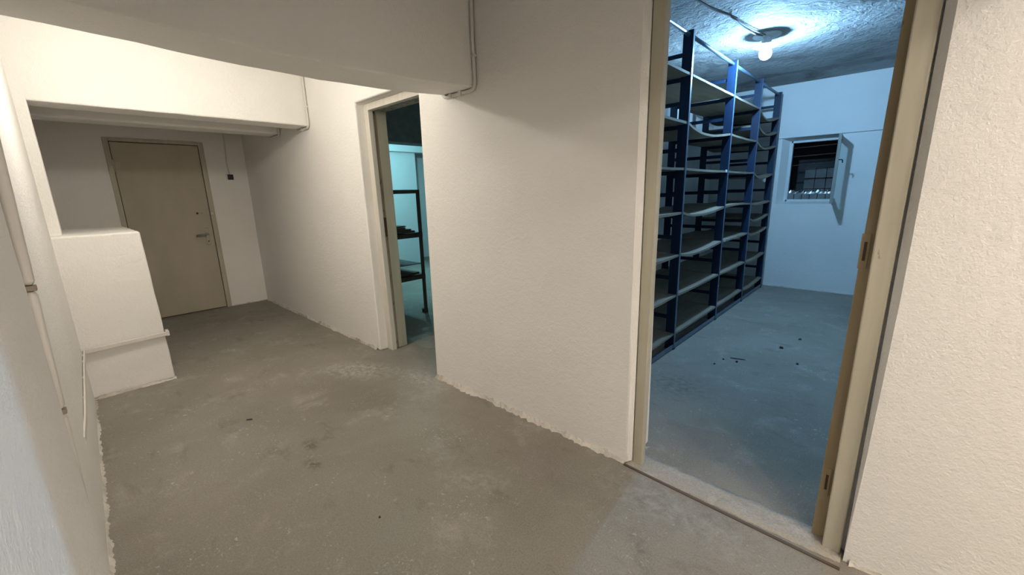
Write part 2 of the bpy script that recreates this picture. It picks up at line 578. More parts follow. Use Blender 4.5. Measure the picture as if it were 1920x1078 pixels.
for i in range(3):
    for j in range(3):
        if (i, j) != (1, 1):
            bm.faces.new((Bk[i][j], Bk[i][j + 1], Bk[i + 1][j + 1], Bk[i + 1][j]))
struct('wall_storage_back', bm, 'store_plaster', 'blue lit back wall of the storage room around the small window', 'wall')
struct('wall_storage_band', boxes((XP, 1.2, YB - 0.028, YB + 0.01, 2.153, ZC)), 'store_plaster',
       'slightly projecting upper band of the storage back wall', 'wall', bevel=0.006)
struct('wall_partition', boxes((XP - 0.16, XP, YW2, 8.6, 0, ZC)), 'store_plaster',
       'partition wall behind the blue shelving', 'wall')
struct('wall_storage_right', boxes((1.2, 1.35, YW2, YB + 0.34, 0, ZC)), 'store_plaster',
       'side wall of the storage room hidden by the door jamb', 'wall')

# ------------------------------------------------------------------ rear room shell
outline = [(YW2, 0), (5.43, 0), (5.43, 2.44), (5.44, ZC), (YW2, ZC)]
struct('wall_rear_west', boxes((-8.05, -7.9, YW2, 5.44, 0, ZC)), 'store_plaster',
       'cyan lit far wall seen through the narrow doorway', 'wall')
struct('wall_rear_recess', boxes((-9.0, -8.55, 5.3, 8.6, 0, ZC)), 'store_plaster',
       'dimmer recessed wall at the right of the cyan wall', 'wall')
struct('beam_rear_west', boxes((-8.05, -7.78, YW2, 6.6, 2.385, 2.585)), 'store_plaster',
       'bright cyan horizontal ledge along the top of the far wall', 'beam', bevel=0.01)
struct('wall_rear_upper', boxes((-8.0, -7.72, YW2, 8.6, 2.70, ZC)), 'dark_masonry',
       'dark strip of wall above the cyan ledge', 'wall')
struct('beam_rear_dark', boxes((-5.25, -4.98, YW2, 8.6, 2.185, ZC)), 'grey_block',
       'dark beam in the rear room above the rack', 'beam', bevel=0.01)
struct('wall_rear_back', boxes((-9.6, XP - 0.16, 8.45, 8.6, 0, ZC)), 'store_plaster',
       'far side wall of the rear room out of view', 'wall')
struct('wall_rear_far', boxes((-9.6, -9.45, YW2, 8.6, 0, ZC)), 'store_plaster',
       'outer wall of the rear room out of view', 'wall')
struct('wall_rear_hall_side', boxes((-9.6, XE - 0.2, YW, YW2, 0, ZC)), 'store_plaster',
       'continuation of the long wall beyond the end wall', 'wall')

# ------------------------------------------------------------------ door_1: closed beige door in the end wall
d1 = thing('door_1', (XE, 0.96, 0), 'closed beige door with lever handle in the end wall', 'door', kind='structure')
LY0, LY1, LZ = 0.535, 1.390, 2.205
for nm, bx in (('frame_jamb', (XE - 0.10, XE + 0.014, DY0 - 0.010, LY0 - 0.006, 0, DZ + 0.008)),
               ('frame_jamb', (XE - 0.10, XE + 0.014, LY1 + 0.006, DY1 + 0.016, 0, DZ + 0.008)),
               ('frame_head', (XE - 0.10, XE + 0.016, LY0 - 0.006, LY1 + 0.006, LZ + 0.008, DZ + 0.010))):
    obj(nm, boxes(bx), 'frame_paint', d1, bevel=0.004)
leaf = obj('door_leaf', boxes((XE - 0.045, XE - 0.004, LY0, LY1, 0.012, LZ)), 'door_paint', d1, bevel=0.003)
obj('backing', boxes((XE - 0.19, XE - 0.06, DY0, DY1, 0, DZ)), 'black_plastic', d1)
bm = tube_bm([(XE + 0.004, LY0 - 0.004, 1.86), (XE + 0.004, LY0 - 0.004, 2.0)], 0.013, 8)
add_box(bm, XE - 0.006, XE + 0.004, LY0, LY0 + 0.055, 1.90, 1.975)
obj('hinge', bm, 'frame_paint', d1)
bm = tube_bm([(XE + 0.004, LY0 - 0.004, 0.2), (XE + 0.004, LY0 - 0.004, 0.34)], 0.013, 8)
obj('hinge', bm, 'frame_pale', d1)
hp = obj('handle_plate', boxes((XE - 0.004, XE + 0.006, 1.298, 1.342, 0.905, 1.135)), 'handle_metal', d1, bevel=0.004)
obj('lever', tube_bm(smooth_path([(XE + 0.004, 1.32, 1.055), (XE + 0.06, 1.32, 1.055), (XE + 0.062, 1.30, 1.055), (XE + 0.062, 1.185, 1.046)], 0.02), 0.0105, 8), 'handle_metal', d1, smooth=True)
obj('keyhole', tube_bm([(XE + 0.003, 1.32, 0.955), (XE + 0.0085, 1.32, 0.955)], 0.009, 10), 'black_plastic', d1)
obj('upper_lock', tube_bm([(XE - 0.006, 1.252, 1.335), (XE + 0.001, 1.252, 1.335)], 0.014, 12), 'black_plastic', d1)
obj('lock_rosette', tube_bm([(XE - 0.006, 1.300, 1.338), (XE + 0.004, 1.300, 1.338)], 0.013, 12), 'handle_metal', d1)
obj('strike_bolt', boxes((XE + 0.012, XE + 0.020, 1.402, 1.428, 1.31, 1.34)), 'frame_pale', d1)

# ------------------------------------------------------------------ door_2: open doorway to the rear room (frame only)
d2 = thing('door_2', (-3.2, 2.05, 0), 'narrow open doorway with pale chipped frame and rusty rebate', 'doorway', kind='structure')
# jamb casings (left one leans like the wall), head casing
YF = 2.005


def lean_box(bm, xb0, xb1, xt0, xt1, y0, y1, z0, z1):
    v = add_box(bm, 0, 1, y0, y1, z0, z1)
    for q in v:
        right, top = q.co.x > 0.5, q.co.z > (z0 + z1) / 2
        q.co.x = (xt1 if right else xt0) if top else (xb1 if right else xb0)
    return bm


obj('frame_jamb', lean_box(bmesh.new(), -3.645, -3.530, -3.648, -3.575, YF, 2.052, 0, 2.300), 'frame_pale', d2, bevel=0.004)
obj('rebate', lean_box(bmesh.new(), -3.66, -3.570, -3.66, -3.604, 2.050, 2.095, 0, 2.26), 'grimy_rebate', d2)
obj('jamb_lining', lean_box(bmesh.new(), -3.66, -3.558, -3.66, -3.585, 2.092, 2.19, 0, 2.26), 'frame_paint', d2, bevel=0.004)
obj('frame_head', boxes((-3.64, -2.70, YF - 0.001, 2.055, 2.238, 2.302)), 'frame_pale', d2, bevel=0.004)
obj('head_rebate', boxes((-3.62, -2.72, 2.052, 2.19, 2.246, 2.31)), 'grimy_rebate', d2)
obj('frame_jamb', boxes((-2.755, -2.69, YF, 2.19, 0, 2.285)), 'frame_pale', d2, bevel=0.005)
obj('strike_plate', lean_box(bmesh.new(), -3.60, -3.572, -3.60, -3.574, 2.054, 2.088, 1.12, 1.30), 'rusty_metal', d2)

# ------------------------------------------------------------------ door_3: doorway to the storage room (frame only)
d3 = thing('door_3', (-0.46, 1.98, 0), 'wide open doorway with ivory painted frame to the storage room', 'doorway', kind='structure')
YF = 1.948
obj('frame_jamb', lean_box(bmesh.new(), -0.932, -0.878, -0.931, -0.866, YF, 1.992, 0, 2.42), 'frame_paint', d3, bevel=0.005)
obj('frame_jamb', lean_box(bmesh.new(), -0.064, -0.003, -0.058, 0.006, YF, 2.05, 0, 2.42), 'frame_paint', d3, bevel=0.005)
stop = obj('jamb_stop', lean_box(bmesh.new(), -0.108, -0.05, -0.082, -0.03, 2.0, 2.08, 0, 2.42), 'bare_rebate', d3, bevel=0.003)
obj('frame_head', boxes((-0.93, 0.006, YF, 1.992, 2.36, 2.44)), 'frame_paint', d3, bevel=0.005)
# splayed plaster between the wall corner and the frame
obj('plaster_reveal', prism([(-1.0, YW - 0.0006), (-0.962, YW - 0.0006), (-0.9365, YF + 0.001), (-0.9365, YF + 0.03), (-0.925, YF + 0.032), (-0.925, YF + 0.04), (-0.958, YF + 0.06), (-0.958, YW2 - 0.002), (-1.0, YW2 - 0.002)], 2, 0, 2.45), 'wall_plaster', d3)
bm = bmesh.new()
rows = []
for zz, cx_ in ((0, 0.010), (0.5, 0.024), (1.1, 0.034), (2.45, 0.036)):
    rows.append([bm.verts.new(c_) for c_ in ((0.078, YW - 0.0006, zz), (cx_, YW - 0.0006, zz), (0.0105, YF + 0.003, zz), (0.0105, YF + 0.035, zz), (-0.03, YF + 0.045, zz), (-0.03, YW2 - 0.01, zz), (0.078, YW2 - 0.01, zz))])
for a, b_ in zip(rows, rows[1:]):
    for k in range(7):
        bm.faces.new((a[k], a[(k + 1) % 7], b_[(k + 1) % 7], b_[k]))
obj('plaster_reveal', bm, 'wall_plaster', d3)
for z in (1.19, 0.21):
    h = obj('strike_plate', boxes((-0.095 - 0.004, -0.072, 1.9955, 2.0015, z, z + 0.13)), 'bare_rebate', d3, bevel=0.002)
    obj('slot', boxes((-0.089, -0.080, 1.9945, 1.9965, z + 0.03, z + 0.10)), 'rusty_metal', h)
# threshold: thin dark bar and the rough sill behind it
bm = bmesh.new()
v = add_box(bm, -0.955, 0.006, 1.873, 1.887, -0.004, 0.007)
for q in v:
    if q.co.x > -0.5:
        q.co.y -= 0.022
    else:
        q.co.y += 0.012
obj('threshold_bar', bm, 'threshold_metal', d3, bevel=0.002)


def sillwarp(p):
    x, y, z = p
    if z > 0:
        z = 0.0045 + random.uniform(-0.003, 0.002)
    return (x, y + random.uniform(-0.005, 0.005), z)


obj('sill', rough_box(-0.95, 0.004, 1.893, 2.045, -0.01, 0.005, 0.025, 0.002, sillwarp), 'sill_concrete', d3, smooth=True)

# ------------------------------------------------------------------ window_1: small basement window in the storage back wall
w1 = thing('window_1', (-1.06, YB, IZ0), 'small dark basement window with open glazed sash', 'window', kind='structure')
yf = YB + 0.13
for nm, bx in (('frame_stile', (IX0 - 0.03, IX0 + 0.026, yf, yf + 0.06, IZ0 - 0.02, IZ1 + 0.02)),
               ('frame_stile', (IX1 - 0.026, IX1 + 0.02, yf, yf + 0.06, IZ0 - 0.02, IZ1 + 0.02)),
               ('frame_rail', (IX0, IX1, yf, yf + 0.06, IZ0 - 0.03, IZ0 + 0.022)),
               ('frame_rail', (IX0, IX1, yf, yf + 0.06, IZ1 - 0.022, IZ1 + 0.03))):
    obj(nm, boxes(bx), 'cold_white' if bx[0] < -1 else 'grey_block', w1, bevel=0.004)
# sash, swung about 90 degrees into the room
HX, HY, TX, TY = -0.738, YB + 0.10, -0.702, 6.82
SZ0, SZ1 = 1.255, 2.12
dv = Vector((TX - HX, TY - HY, 0))
SL = dv.length
du = dv.normalized()
dn_ = Vector((-du.y, du.x, 0))


def sash_box(bm, s0, s1, z0, z1, th0, th1):
    v = add_box(bm, s0, s1, th0, th1, z0, z1)
    for q in v:
        s, tt = q.co.x, q.co.y
        q.co = Vector((HX, HY, 0)) + du * s + dn_ * tt + Vector((0, 0, q.co.z))


bm = bmesh.new()
sash_box(bm, 0, 0.055, SZ0, SZ1, -0.016, 0.016)
sash_box(bm, SL - 0.055, SL, SZ0, SZ1, -0.016, 0.016)
sash_box(bm, 0.055, SL - 0.055, SZ0, SZ0 + 0.055, -0.016, 0.016)
sash_box(bm, 0.055, SL - 0.055, SZ1 - 0.055, SZ1, -0.016, 0.016)
sash = obj('sash', bm, 'sash_paint', w1)
bm = bmesh.new()
sash_box(bm, 0.05, SL - 0.05, SZ0 + 0.05, SZ1 - 0.05, -0.002, 0.002)
obj('pane', bm, 'clear_glass', sash)
c = Vector((HX, HY, 0)) + du * (SL - 0.028)
obj('sash_handle', tube_bm(smooth_path([c + Vector((0.0, 0, 1.80)), c + Vector((0.055, 0, 1.80)), c + Vector((0.058, 0.0, 1.76))], 0.012), 0.007, 6), 'black_plastic', sash)
# light shaft behind the frame
bm = bmesh.new()
sx0, sx1, sy0, sy1, sz0, sz1 = -1.6, -0.5, YB + 0.345, YB + 1.0, 1.0, 2.5
for bx in ((sx0 - .1, sx0, sy0, sy1, sz0, sz1), (sx1, sx1 + .1, sy0, sy1, sz0, sz1), (sx0 - .1, sx1 + .1, sy1, sy1 + .1, sz0, sz1),
           (sx0 - .1, sx1 + .1, sy0, sy1 + .1, sz0 - .1, sz0), (sx0 - .1, sx1 + .1, sy0, sy1 + .1, sz1, sz1 + .1)):
    add_box(bm, *bx)
obj('light_shaft', bm, 'dark_masonry', w1)
for z in (2.045, 1.925, 1.80):
    obj('bar', tube_bm([(IX0 - 0.02, YB + 0.27, z - 0.02), (IX1 + 0.02, YB + 0.27, z)], 0.0075, 6), 'rusty_metal', w1, smooth=True)
for i in range(6):
    x = IX0 + 0.006 + i * 0.094
    obj('block', boxes((x, x + 0.088, YB + 0.20, YB + 0.30, IZ0 - 0.005, IZ0 + 0.098)), 'grey_block', w1, bevel=0.005)
for r_ in range(3):
    for i in range(5):
        x, z = IX0 + 0.10 + i * 0.14, 1.28 + r_ * 0.16
        obj('shaft_tile', boxes((x, x + 0.134, sy1 - 0.14, sy1 - 0.02, z, z + 0.153)), 'grey_block', w1, bevel=0.004)
# crumpled foil-like sheet lying behind the blocks
bm = bmesh.new()
nx, ny = 26, 6
rows = []
for j in range(ny + 1):
    rows.append([bm.verts.new((IX0 + 0.02 + (IX1 - IX0 - 0.04) * i / nx, YB + 0.24 + 0.07 * j / ny,
                               IZ0 + 0.094 + 0.055 * math.sin(math.pi * j / ny) * (0.5 + 0.8 * random.random()) + (0.002 if 0 < j < ny else 0.0)))
                 for i in range(nx + 1)])
for j in range(ny):
    for i in range(nx):
        bm.faces.new((rows[j][i], rows[j][i + 1], rows[j + 1][i + 1], rows[j + 1][i]))
tag(obj('foil_sheet', bm, 'foil'), 'crumpled shiny plastic sheet lying in the small basement window', 'plastic sheet')

# ------------------------------------------------------------------ blue shelving in the storage room
XF, XB = -1.43, -2.10
UPY = [2.56, 3.745, 4.94, 5.99, 7.02]
ZT = 2.75
sh = thing('shelving_unit', ((XF + XB) / 2, 4.8, 0), 'tall blue metal shelving with sagging fibreboard shelves in the storage room', 'shelving')


def post_mesh(sign):
    # an L of sheet metal: web across the depth, lip along the aisle
    bm = bmesh.new()
    wx = -0.085 * sign
    pts = [(-0.003 * sign, 0), (-0.003 * sign, 0.022), (-0.006 * sign, 0.022), (-0.006 * sign, 0.004), (wx, 0.004), (wx, 0)]
    A = [bm.verts.new((x, y, 0)) for x, y in pts]
    B = [bm.verts.new((x, y, ZT)) for x, y in pts]
    for k in range(6):
        bm.faces.new((A[k], A[(k + 1) % 6], B[(k + 1) % 6], B[k]))
    bm.faces.new(A)
    bm.faces.new(B)
    add_box(bm, min(0.004 * sign, wx - 0.004 * sign), max(0.004 * sign, wx - 0.004 * sign), -0.004, 0.032, 0, 0.012)
    bmesh.ops.recalc_face_normals(bm, faces=bm.faces)
    me = bpy.data.meshes.new('post')
    bm.to_mesh(me)
    bm.free()
    return me


pm_f, pm_b = post_mesh(1), post_mesh(-1)
bm = boxes((-0.003, 0, -0.001, 0.028, 0.012, ZT))
bmesh.ops.recalc_face_normals(bm, faces=bm.faces)
lip_me = bpy.data.meshes.new('post_lip')
bm.to_mesh(lip_me)
bm.free()
bm = bmesh.new()
add_box(bm, XB + 0.004, XF - 0.004, 0.006, 0.010, -0.034, 0)
add_box(bm, XB + 0.004, XF - 0.004, 0.006, 0.030, -0.004, 0)
bmesh.ops.recalc_face_normals(bm, faces=bm.faces)
rung_me = bpy.data.meshes.new('rung')
bm.to_mesh(rung_me)
bm.free()


def put(name, me, mat, loc, parent):
    o = link(name, me, mat, parent)
    o.location = loc
    return o


PITCHZ = 0.1885
LEVELS = [2.425, 2.048, 1.671, 1.294, 0.917, 0.54, 0.163]
for y in UPY:
    fp = put('post', pm_f, 'blue_metal', (XF, y, 0), sh)
    link('post_lip', lip_me, 'post_edge_lit', fp)
    put('post', pm_b, 'blue_metal', (XB, y, 0), sh)
    for k in range(14):
        put('rung', rung_me, 'blue_metal', (0, y, LEVELS[6] - 0.023 + k * PITCHZ), sh)


def board(y0, y1, z, sag, tilt=0.0, lift=0.0, thick=0.020, skew=0.5, x0=XB + 0.015, x1=XF - 0.006, cup=0.0):
    bm = bmesh.new()
    n, nx = 12, 3
    top, bot = [], []
    for i in range(n + 1):
        s = i / n
        d = -sag * (4 * s * (1 - s)) ** 0.9 * (1 + (skew - 0.5) * (0.5 - s) * 2)
        rt, rb = [], []
        for j in range(nx + 1):
            t_ = j / nx
            x = x0 + (x1 - x0) * t_
            zz = z + d * (0.75 + 0.25 * t_) + lift * math.sin(math.pi * s) * t_ + tilt * (s - 0.5) + cup * t_ * s * (1 - s) * 4 + random.uniform(-0.0012, 0.0012)
            rt.append(bm.verts.new((x, y0 + (y1 - y0) * s, zz)))
            rb.append(bm.verts.new((x, y0 + (y1 - y0) * s, zz - thick)))
        top.append(rt)
        bot.append(rb)
    for i in range(n):
        for j in range(nx):
            bm.faces.new((top[i][j], top[i + 1][j], top[i + 1][j + 1], top[i][j + 1]))
            bm.faces.new((bot[i][j], bot[i][j + 1], bot[i + 1][j + 1], bot[i + 1][j]))
        bm.faces.new((top[i][0], bot[i][0], bot[i + 1][0], top[i + 1][0]))
        bm.faces.new((top[i][nx], top[i + 1][nx], bot[i + 1][nx], bot[i][nx]))
    for j in range(nx):
        bm.faces.new((top[0][j], top[0][j + 1], bot[0][j + 1], bot[0][j]))
        bm.faces.new((top[n][j], bot[n][j], bot[n][j + 1], top[n][j + 1]))
    return obj('shelf_board', bm, 'chipboard', sh)


SAG = {1: [0.0, 0.055, 0.004, 0.040, 0.034, 0.006, 0.004],
       2: [0.004, 0.006, 0.003, -0.012, 0.006, 0.006, 0.006],
       3: [0.085, 0.060, 0.055, 0.020, 0.042, 0.030, 0.030],
       0: [0.0, 0.0, 0.004, 0.006, 0.012, 0.010, 0.012]}
for bay in range(4):
    for k, z in enumerate(LEVELS):
        ya, yb = UPY[bay] + 0.034, UPY[bay + 1] + 0.002
        board(ya, yb, z, SAG[bay][k], skew=0.9 if bay in (1, 3) else 0.5)
board(UPY[3] + 0.034, UPY[4] + 0.002, LEVELS[0] - PITCHZ, 0.075, skew=0.8)
board(UPY[3] + 0.034, UPY[4] + 0.002, LEVELS[3] - PITCHZ, 0.050, skew=0.8)
for a, b_ in zip(UPY, UPY[1:]):
    obj('top_rail', tube_bm([(XF - 0.04, a - 0.01, ZT - 0.03), (XF - 0.04, b_ + 0.03, ZT - 0.03)], 0.016, 8), 'rail_metal', sh, smooth=True)
    obj('bottom_rail', boxes((XF - 0.012, XF - 0.004, a + 0.03, b_, 0.012, 0.05)), 'rail_metal', sh)
obj('paper_strip', boxes((XF - 0.0065, XF - 0.0045, UPY[1] + 0.06, UPY[1] + 0.62, 2.407, 2.423)), 'paper', sh)
obj('price_tag', boxes((XF - 0.004, XF - 0.001, UPY[2] - 0.075, UPY[2] - 0.02, 1.652, 1.678)), 'paper', sh)
obj('price_tag', boxes((XF - 0.004, XF - 0.001, UPY[2] + 0.06, UPY[2] + 0.13, 0.90, 0.925)), 'paper', sh)
obj('price_tag', boxes((XF - 0.001, XF + 0.0015, UPY[2] + 0.002, UPY[2] + 0.022, 0.36, 0.41)), 'paper', sh)
# low carton and upright bracket in the first bay
bx = thing('storage_carton', (-1.75, 3.42, LEVELS[1] + 0.003), 'small open grey box on the second shelf from the top beside the ivory door frame', 'box')
obj('wall_panel', boxes((-1.86, -1.62, 3.315, 3.323, LEVELS[1] + 0.008, LEVELS[1] + 0.15), (-1.86, -1.62, 3.517, 3.525, LEVELS[1] + 0.008, LEVELS[1] + 0.15),
                        (-1.86, -1.852, 3.323, 3.517, LEVELS[1] + 0.008, LEVELS[1] + 0.15), (-1.628, -1.62, 3.323, 3.517, LEVELS[1] + 0.008, LEVELS[1] + 0.15)), 'cold_white', bx)
obj('base_panel', boxes((-1.86, -1.62, 3.315, 3.525, LEVELS[1] + 0.003, LEVELS[1] + 0.008)), 'cold_white', bx)

# ------------------------------------------------------------------ ceiling bulb of the storage room and its cable
bxp, byp, bzp = STORE_BULB
lp = thing('ceiling_lamp', (bxp, byp, ZC), 'bare glowing bulb in a round holder on the storage room ceiling', 'lamp')
obj('base_plate', lathe([(0, 0), (0.115, -0.0005), (0.118, -0.008), (0.112, -0.016), (0.05, -0.022), (0, -0.022)], 24, (bxp, byp, ZC)), 'ceramic', lp, smooth=True)
obj('socket', lathe([(0.040, -0.018), (0.043, -0.05), (0.036, -0.075), (0.028, -0.098), (0, -0.098)], 18, (bxp, byp, ZC)), 'ceramic', lp, smooth=True)
obj('collar', lathe([(0.034, -0.078), (0.105, -0.092), (0.110, -0.098), (0.103, -0.098), (0.030, -0.086)], 24, (bxp, byp, ZC)), 'ceramic', lp, smooth=True)
prof = [(0.020, 0.062), (0.022, 0.045)]
for k in range(9):
    a = math.radians(55 - k * 18.125)
    prof.append((0.053 * math.cos(a), 0.053 * math.sin(a)))
prof[-1] = (0.0, -0.053)
obj('bulb', lathe(prof, 14, STORE_BULB), 'bulb_glow', lp, smooth=True)

path = [(-1.40, 2.9, ZC - 0.006), (-1.335, 3.54, ZC - 0.008), (-1.30, 3.80, ZC - 0.012), (-1.245, 4.03, ZC - 0.008), (-1.25, 4.25, ZC - 0.010),
        (-1.235, 4.45, ZC - 0.014), (-1.20, 4.62, ZC - 0.02), (-1.165, 4.70, ZC - 0.018)]
cb = obj('lamp_cable', tube_bm(smooth_path(path, 0.08), 0.0075, 6), 'grey_block', smooth=True)
tag(cb, 'loose grey cable running over the ceiling to the glowing bulb', 'cable')
obj('second_core', tube_bm(smooth_path([(-1.245, 4.03, ZC - 0.012), (-1.215, 4.25, ZC - 0.016), (-1.185, 4.5, ZC - 0.022), (-1.14, 4.70, ZC - 0.018)], 0.08), 0.006, 6), 'grey_block', cb, smooth=True)
obj('tie', tube_bm([(-1.245, 4.02, ZC - 0.001), (-1.20, 4.04, ZC - 0.03)], 0.004, 6), 'grey_block', cb)

# ------------------------------------------------------------------ rack in the rear room
rk = thing('metal_rack', (-4.9, 2.68, 0), 'low rust brown metal rack seen through the narrow doorway', 'rack')
RX0, RX1, RY0, RY1, RZ = -5.45, -4.40, 2.30, 3.055, 1.565
for x in (RX0, RX1):
    for y in (RY0, RY1):
        sx, sy = (1 if x == RX0 else -1), (1 if y == RY0 else -1)
        bm = boxes((min(x, x + sx * 0.05), max(x, x + sx * 0.05), min(y, y + sy * 0.006), max(y, y + sy * 0.006), 0, RZ),
                   (min(x, x + sx * 0.006), max(x, x + sx * 0.006), min(y, y + sy * 0.05), max(y, y + sy * 0.05), 0, RZ))
        lg = obj('leg', bm, 'rusty_metal', rk)
        obj('foot', boxes((min(x, x + sx * 0.05) - 0.003, max(x, x + sx * 0.05) + 0.003, min(y, y + sy * 0.05) - 0.003, max(y, y + sy * 0.05) + 0.003, 0, 0.05)), 'rusty_metal', lg)
for nm, bx_ in (('top_bar', (RX1 - 0.03, RX1 + 0.004, RY0, RY1, RZ - 0.045, RZ)), ('top_bar', (RX0, RX0 + 0.03, RY0, RY1, RZ - 0.045, RZ)),
                ('top_bar', (RX0, RX1, RY0, RY0 + 0.03, RZ - 0.045, RZ)), ('top_bar', (RX0, RX1, RY1 - 0.03, RY1, RZ - 0.045, RZ))):
    obj(nm, boxes(bx_), 'rusty_metal', rk, bevel=0.003)
for z in (0.985, 0.455):
    obj('shelf_tray', boxes((RX0, RX1 + 0.004, RY0, RY1, z + 0.052, z + 0.06), (RX1 - 0.004, RX1 + 0.004, RY0, RY1, z, z + 0.06), (RX0, RX0 + 0.006, RY0, RY1, z, z + 0.06),
                            (RX0, RX1, RY0, RY0 + 0.006, z, z + 0.06), (RX0, RX1, RY1 - 0.006, RY1, z, z + 0.06)), 'rusty_metal', rk)


def slab(name, cx, cy, z0, lx, ly, th, rz, mat, label, cat, group=None, tilt=0):
    bm = bmesh.new()
    add_box(bm, -lx / 2, lx / 2, -ly / 2, ly / 2, 0, th)
    o = obj(name, bm, mat, bevel=0.002)
    o.location = (cx, cy, z0)
    o.rotation_euler = (tilt, 0, rz)
    return tag(o, label, cat, group)


z = 1.0465
for k, (lx, ly, th, cy, rz, lab) in enumerate([(0.80, 0.62, 0.022, 2.68, 0.0, 'lowest brown board of the pile on the middle rack shelf'),
                                               (0.78, 0.55, 0.020, 2.66, 0.05, 'second brown board up in the pile on the middle rack shelf'),
                                               (0.76, 0.52, 0.024, 2.62, -0.04, 'third brown board up in the pile on the middle rack shelf'),
                                               (0.76, 0.56, 0.016, 2.58, 0.09, 'thin jutting board on top of the pile on the middle shelf')]):
    slab('wooden_board', -4.86, cy, z, lx, ly, th, rz, 'brown_board', lab, 'board', 'boards on the middle rack shelf')
    z += th + 0.0012
cr = thing('dark_crate', (-4.75, 2.50, z), 'dark upright crate on the board pile beside the door jamb', 'crate')
obj('crate_body', boxes((-4.95, -4.55, 2.36, 2.665, z + 0.001, z + 0.27)), 'brown_board', cr, bevel=0.004)
obj('crate_slat', boxes((-4.549, -4.540, 2.36, 2.668, z + 0.02, z + 0.09)), 'brown_board', cr)
obj('crate_slat', boxes((-4.549, -4.540, 2.36, 2.668, z + 0.17, z + 0.25)), 'brown_board', cr)
slab('wooden_board', -4.9, 2.45, RZ + 0.001, 1.0, 0.34, 0.022, 0.0, 'brown_board', 'single board lying across the top bars of the rack', 'board', 'boards on the rack')
z = 0.5165
slab('wooden_board', -4.88, 2.67, z, 0.85, 0.66, 0.02, 0.03, 'brown_board', 'large brown board lying flat on the lowest rack shelf', 'board', 'boards on the rack')
cr = thing('flat_crate', (-4.95, 2.55, z + 0.022), 'low flat box under the wide panel on the lowest rack shelf', 'crate')
obj('crate_body', boxes((-5.2, -4.6, 2.36, 2.72, z + 0.022, z + 0.118)), 'brown_board', cr, bevel=0.003)
obj('crate_lid', boxes((-5.205, -4.595, 2.355, 2.725, z + 0.118, z + 0.128)), 'brown_board', cr)
slab('grey_panel', -4.84, 2.66, z + 0.130, 0.86, 0.70, 0.012, 0.0, 'grey_block', 'wide grey panel resting on the flat box in the rack', 'panel')

# ------------------------------------------------------------------ cables and pipes in the hall
R_ = 0.0115
yc = YW - 0.014
pth = [(0.16, yc, ZC - 0.02), (-2.064, yc, ZC - 0.02), (-2.066, yc - 0.004, 2.40), (-2.064, yc, 2.135),
       (-2.394, yc, 2.135), (-2.394, yc, ZC - 0.02),
       (-4.615, yc, ZC - 0.02), (-4.615, yc, 2.207), (-4.914, yc, 2.207), (-4.914, yc, ZC - 0.02),
       (-5.455, yc, ZC - 0.02), (-5.455, yc, 2.219), (-5.764, yc, 2.219), (-5.764, yc, ZC - 0.02), (-6.93, yc, ZC - 0.02)]
cab = obj('cable_conduit', tube_bm(smooth_path(pth, 0.05, 6), R_, 8), 'white_pipe', smooth=True)
tag(cab, 'white painted cable running along the wall and around each ceiling beam', 'cable')
for cxp, czp in ((-2.30, 2.135), (-2.20, 2.135)):
    obj('clip', boxes((cxp - 0.012, cxp + 0.012, yc - 0.016, YW, czp - 0.015, czp + 0.018)), 'white_pipe', cab, bevel=0.003)
obj('clip', boxes((-2.082, -2.05, yc - 0.014, YW, 2.318, 2.336)), 'white_pipe', cab, bevel=0.003)
obj('clip', boxes((-4.632, -4.60, yc - 0.014, YW, 2.40, 2.42)), 'white_pipe', cab, bevel=0.003)
obj('clip', boxes((-4.79, -4.765, yc - 0.014, YW, 2.192, 2.224)), 'white_pipe', cab, bevel=0.003)

sw = thing('light_switch', (XE, 1.70, 1.81), 'small black switch box hanging on its wire beside the closed door', 'switch')
obj('switch_box', boxes((XE, XE + 0.035, 1.672, 1.735, 1.775, 1.845)), 'black_plastic', sw, bevel=0.004)
obj('switch_back', boxes((XE, XE + 0.010, 1.654, 1.672, 1.775, 1.850)), 'white_pipe', sw)
obj('rocker', boxes((XE + 0.035, XE + 0.039, 1.688, 1.720, 1.795, 1.828)), 'black_plastic', sw)
obj('wire', tube_bm(smooth_path([(XE + 0.008, 1.700, 1.845), (XE + 0.008, 1.690, 2.0), (XE + 0.010, 1.705, 2.25), (XE + 0.008, 1.700, ZC - 0.06)], 0.06), 0.0075, 6), 'white_pipe', sw, smooth=True)

# flat strip round the low block and along the left wall
st = thing('steel_strip', (-4.43, 0.1, 0.40), 'white painted flat strip round the low block and along the left wall', 'metal strip')
xf = -4.435
bm = bmesh.new()
v = add_box(bm, xf - 0.004, xf + 0.016, -0.085, 0.440, 0.395, 0.430)
for q in v:
    if q.co.y < 0:
        q.co.z -= 0.012
        q.co.x += 0.012
obj('block_strip', bm, 'white_pipe', st, bevel=0.004)
obj('strip_end', boxes((xf - 0.05, xf + 0.018, 0.424, 0.446, 0.392, 0.436)), 'white_pipe', st, bevel=0.004)
pts = [(-4.42, -0.066, 0.402), (-3.9, -0.082, 0.404), (-3.4, -0.094, 0.404), (-3.0, -0.105, 0.402), (-2.72, -0.118, 0.398)]
bm = bmesh.new()
rows = []
for (x, y, z) in pts:
    rows.append([bm.verts.new(c_) for c_ in ((x, y - 0.004, z - 0.016), (x, y + 0.004, z - 0.016), (x, y + 0.004, z + 0.016), (x, y - 0.004, z + 0.016))])
for a, b_ in zip(rows, rows[1:]):
    for k in range(4):
        bm.faces.new((a[k], a[(k + 1) % 4], b_[(k + 1) % 4], b_[k]))
bm.faces.new(rows[0])
bm.faces.new(rows[-1])
obj('wall_strip', bm, 'white_pipe', st)
for x, y in ((-4.30, -0.070), (-4.12, -0.076), (-3.72, -0.086), (-3.32, -0.097)):
    obj('bracket', boxes((x - 0.02, x + 0.02, y - 0.03, y - 0.003, 0.392, 0.412)), 'white_pipe', st)

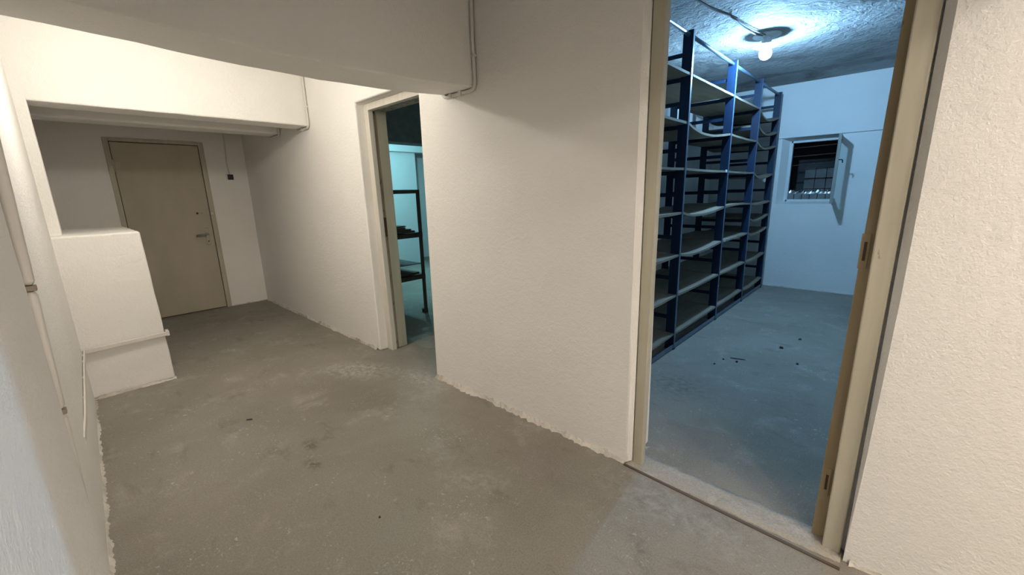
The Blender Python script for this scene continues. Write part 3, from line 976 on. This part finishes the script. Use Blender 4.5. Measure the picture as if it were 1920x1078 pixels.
# standing pipe beside the near wall projection
sp = thing('standing_pipe', (-1.36, -0.11, 0), 'thin white upright pipe in clamps along the left edge', 'pipe')


def pipe_at(z):
    return (-1.36, -0.1135 + 0.029 * z, z)


prev = 0.0
for z in (0.74, 1.035, 1.325, 2.0, ZC):
    a, b_ = prev + (0.008 if prev else 0.0), z - 0.008
    obj('pipe_length', tube_bm([pipe_at(a), pipe_at(a + 0.008), pipe_at(b_ - 0.008), pipe_at(b_)], [0.007, 0.0105, 0.0105, 0.007], 10), 'white_pipe', sp, smooth=True)
    if z < ZC:
        p = pipe_at(z)
        obj('clamp', boxes((p[0] - 0.011, p[0] + 0.011, p[1] - 0.06, p[1] + 0.011, z - 0.006, z + 0.006)), 'grimy_rebate', sp, bevel=0.002)
        obj('coupling', tube_bm([pipe_at(z - 0.012), pipe_at(z + 0.012)], 0.0055, 8), 'rusty_metal', sp)
    prev = z


# ------------------------------------------------------------------ scraps on the floors
def flake(x, y, lx, ly, h, rz, label, group, mat='flake'):
    bm = bmesh.new()
    n = 7
    A = [bm.verts.new((lx / 2 * math.cos(2 * math.pi * k / n) * random.uniform(0.7, 1.1), ly / 2 * math.sin(2 * math.pi * k / n) * random.uniform(0.7, 1.1), 0)) for k in range(n)]
    B = [bm.verts.new((v.co.x * 0.8, v.co.y * 0.8, h * random.uniform(0.7, 1.2))) for v in A]
    for k in range(n):
        bm.faces.new((A[k], A[(k + 1) % n], B[(k + 1) % n], B[k]))
    bm.faces.new(B)
    bm.faces.new(A)
    o = obj('debris_flake', bm, mat)
    o.location = (x, y, 0.0005)
    o.rotation_euler = (0, 0, rz)
    return tag(o, label, 'debris', group)


CR = 'crumbs on the storage floor'
for x, y, lx, ly, h_, lab in (
        (-0.999, 3.789, 0.024, 0.020, 0.010, 'small dark crumb at the left end of the splinter on the storage floor'),
        (-1.025, 3.637, 0.024, 0.020, 0.009, 'dark crumb on the storage floor, the one nearest the blue shelving'),
        (-0.893, 3.800, 0.028, 0.024, 0.011, 'round dark crumb just in front of the splinter on the storage floor'),
        (-0.670, 4.408, 0.048, 0.036, 0.014, 'largest dark lump lying on the open blue lit storage floor'),
        (-0.581, 4.779, 0.040, 0.030, 0.010, 'dark crumb on the storage floor, the farthest from the doorway'),
        (-0.490, 4.073, 0.030, 0.024, 0.008, 'dark crumb on the storage floor, the one nearest the right door jamb')):
    flake(x, y, lx, ly, h_, random.random() * 3, lab, CR)
flake(-0.91, 3.875, 0.15, 0.014, 0.006, 0.25, 'thin dark splinter lying on the blue lit storage floor', 'splinters')
HF = 'scraps on the hall floor'
flake(-3.149, 0.638, 0.050, 0.022, 0.006, 0.9, 'dark flake lying alone on the hall floor before the low block', HF)
flake(-1.64, 0.777, 0.014, 0.012, 0.006, 0.3, 'tiny black crumb lying in the middle of the near hall floor', HF)
flake(-2.009, 0.273, 0.020, 0.015, 0.009, 0.6, 'small whitish pebble on the hall floor towards the left wall', HF, 'crumbly_plaster')
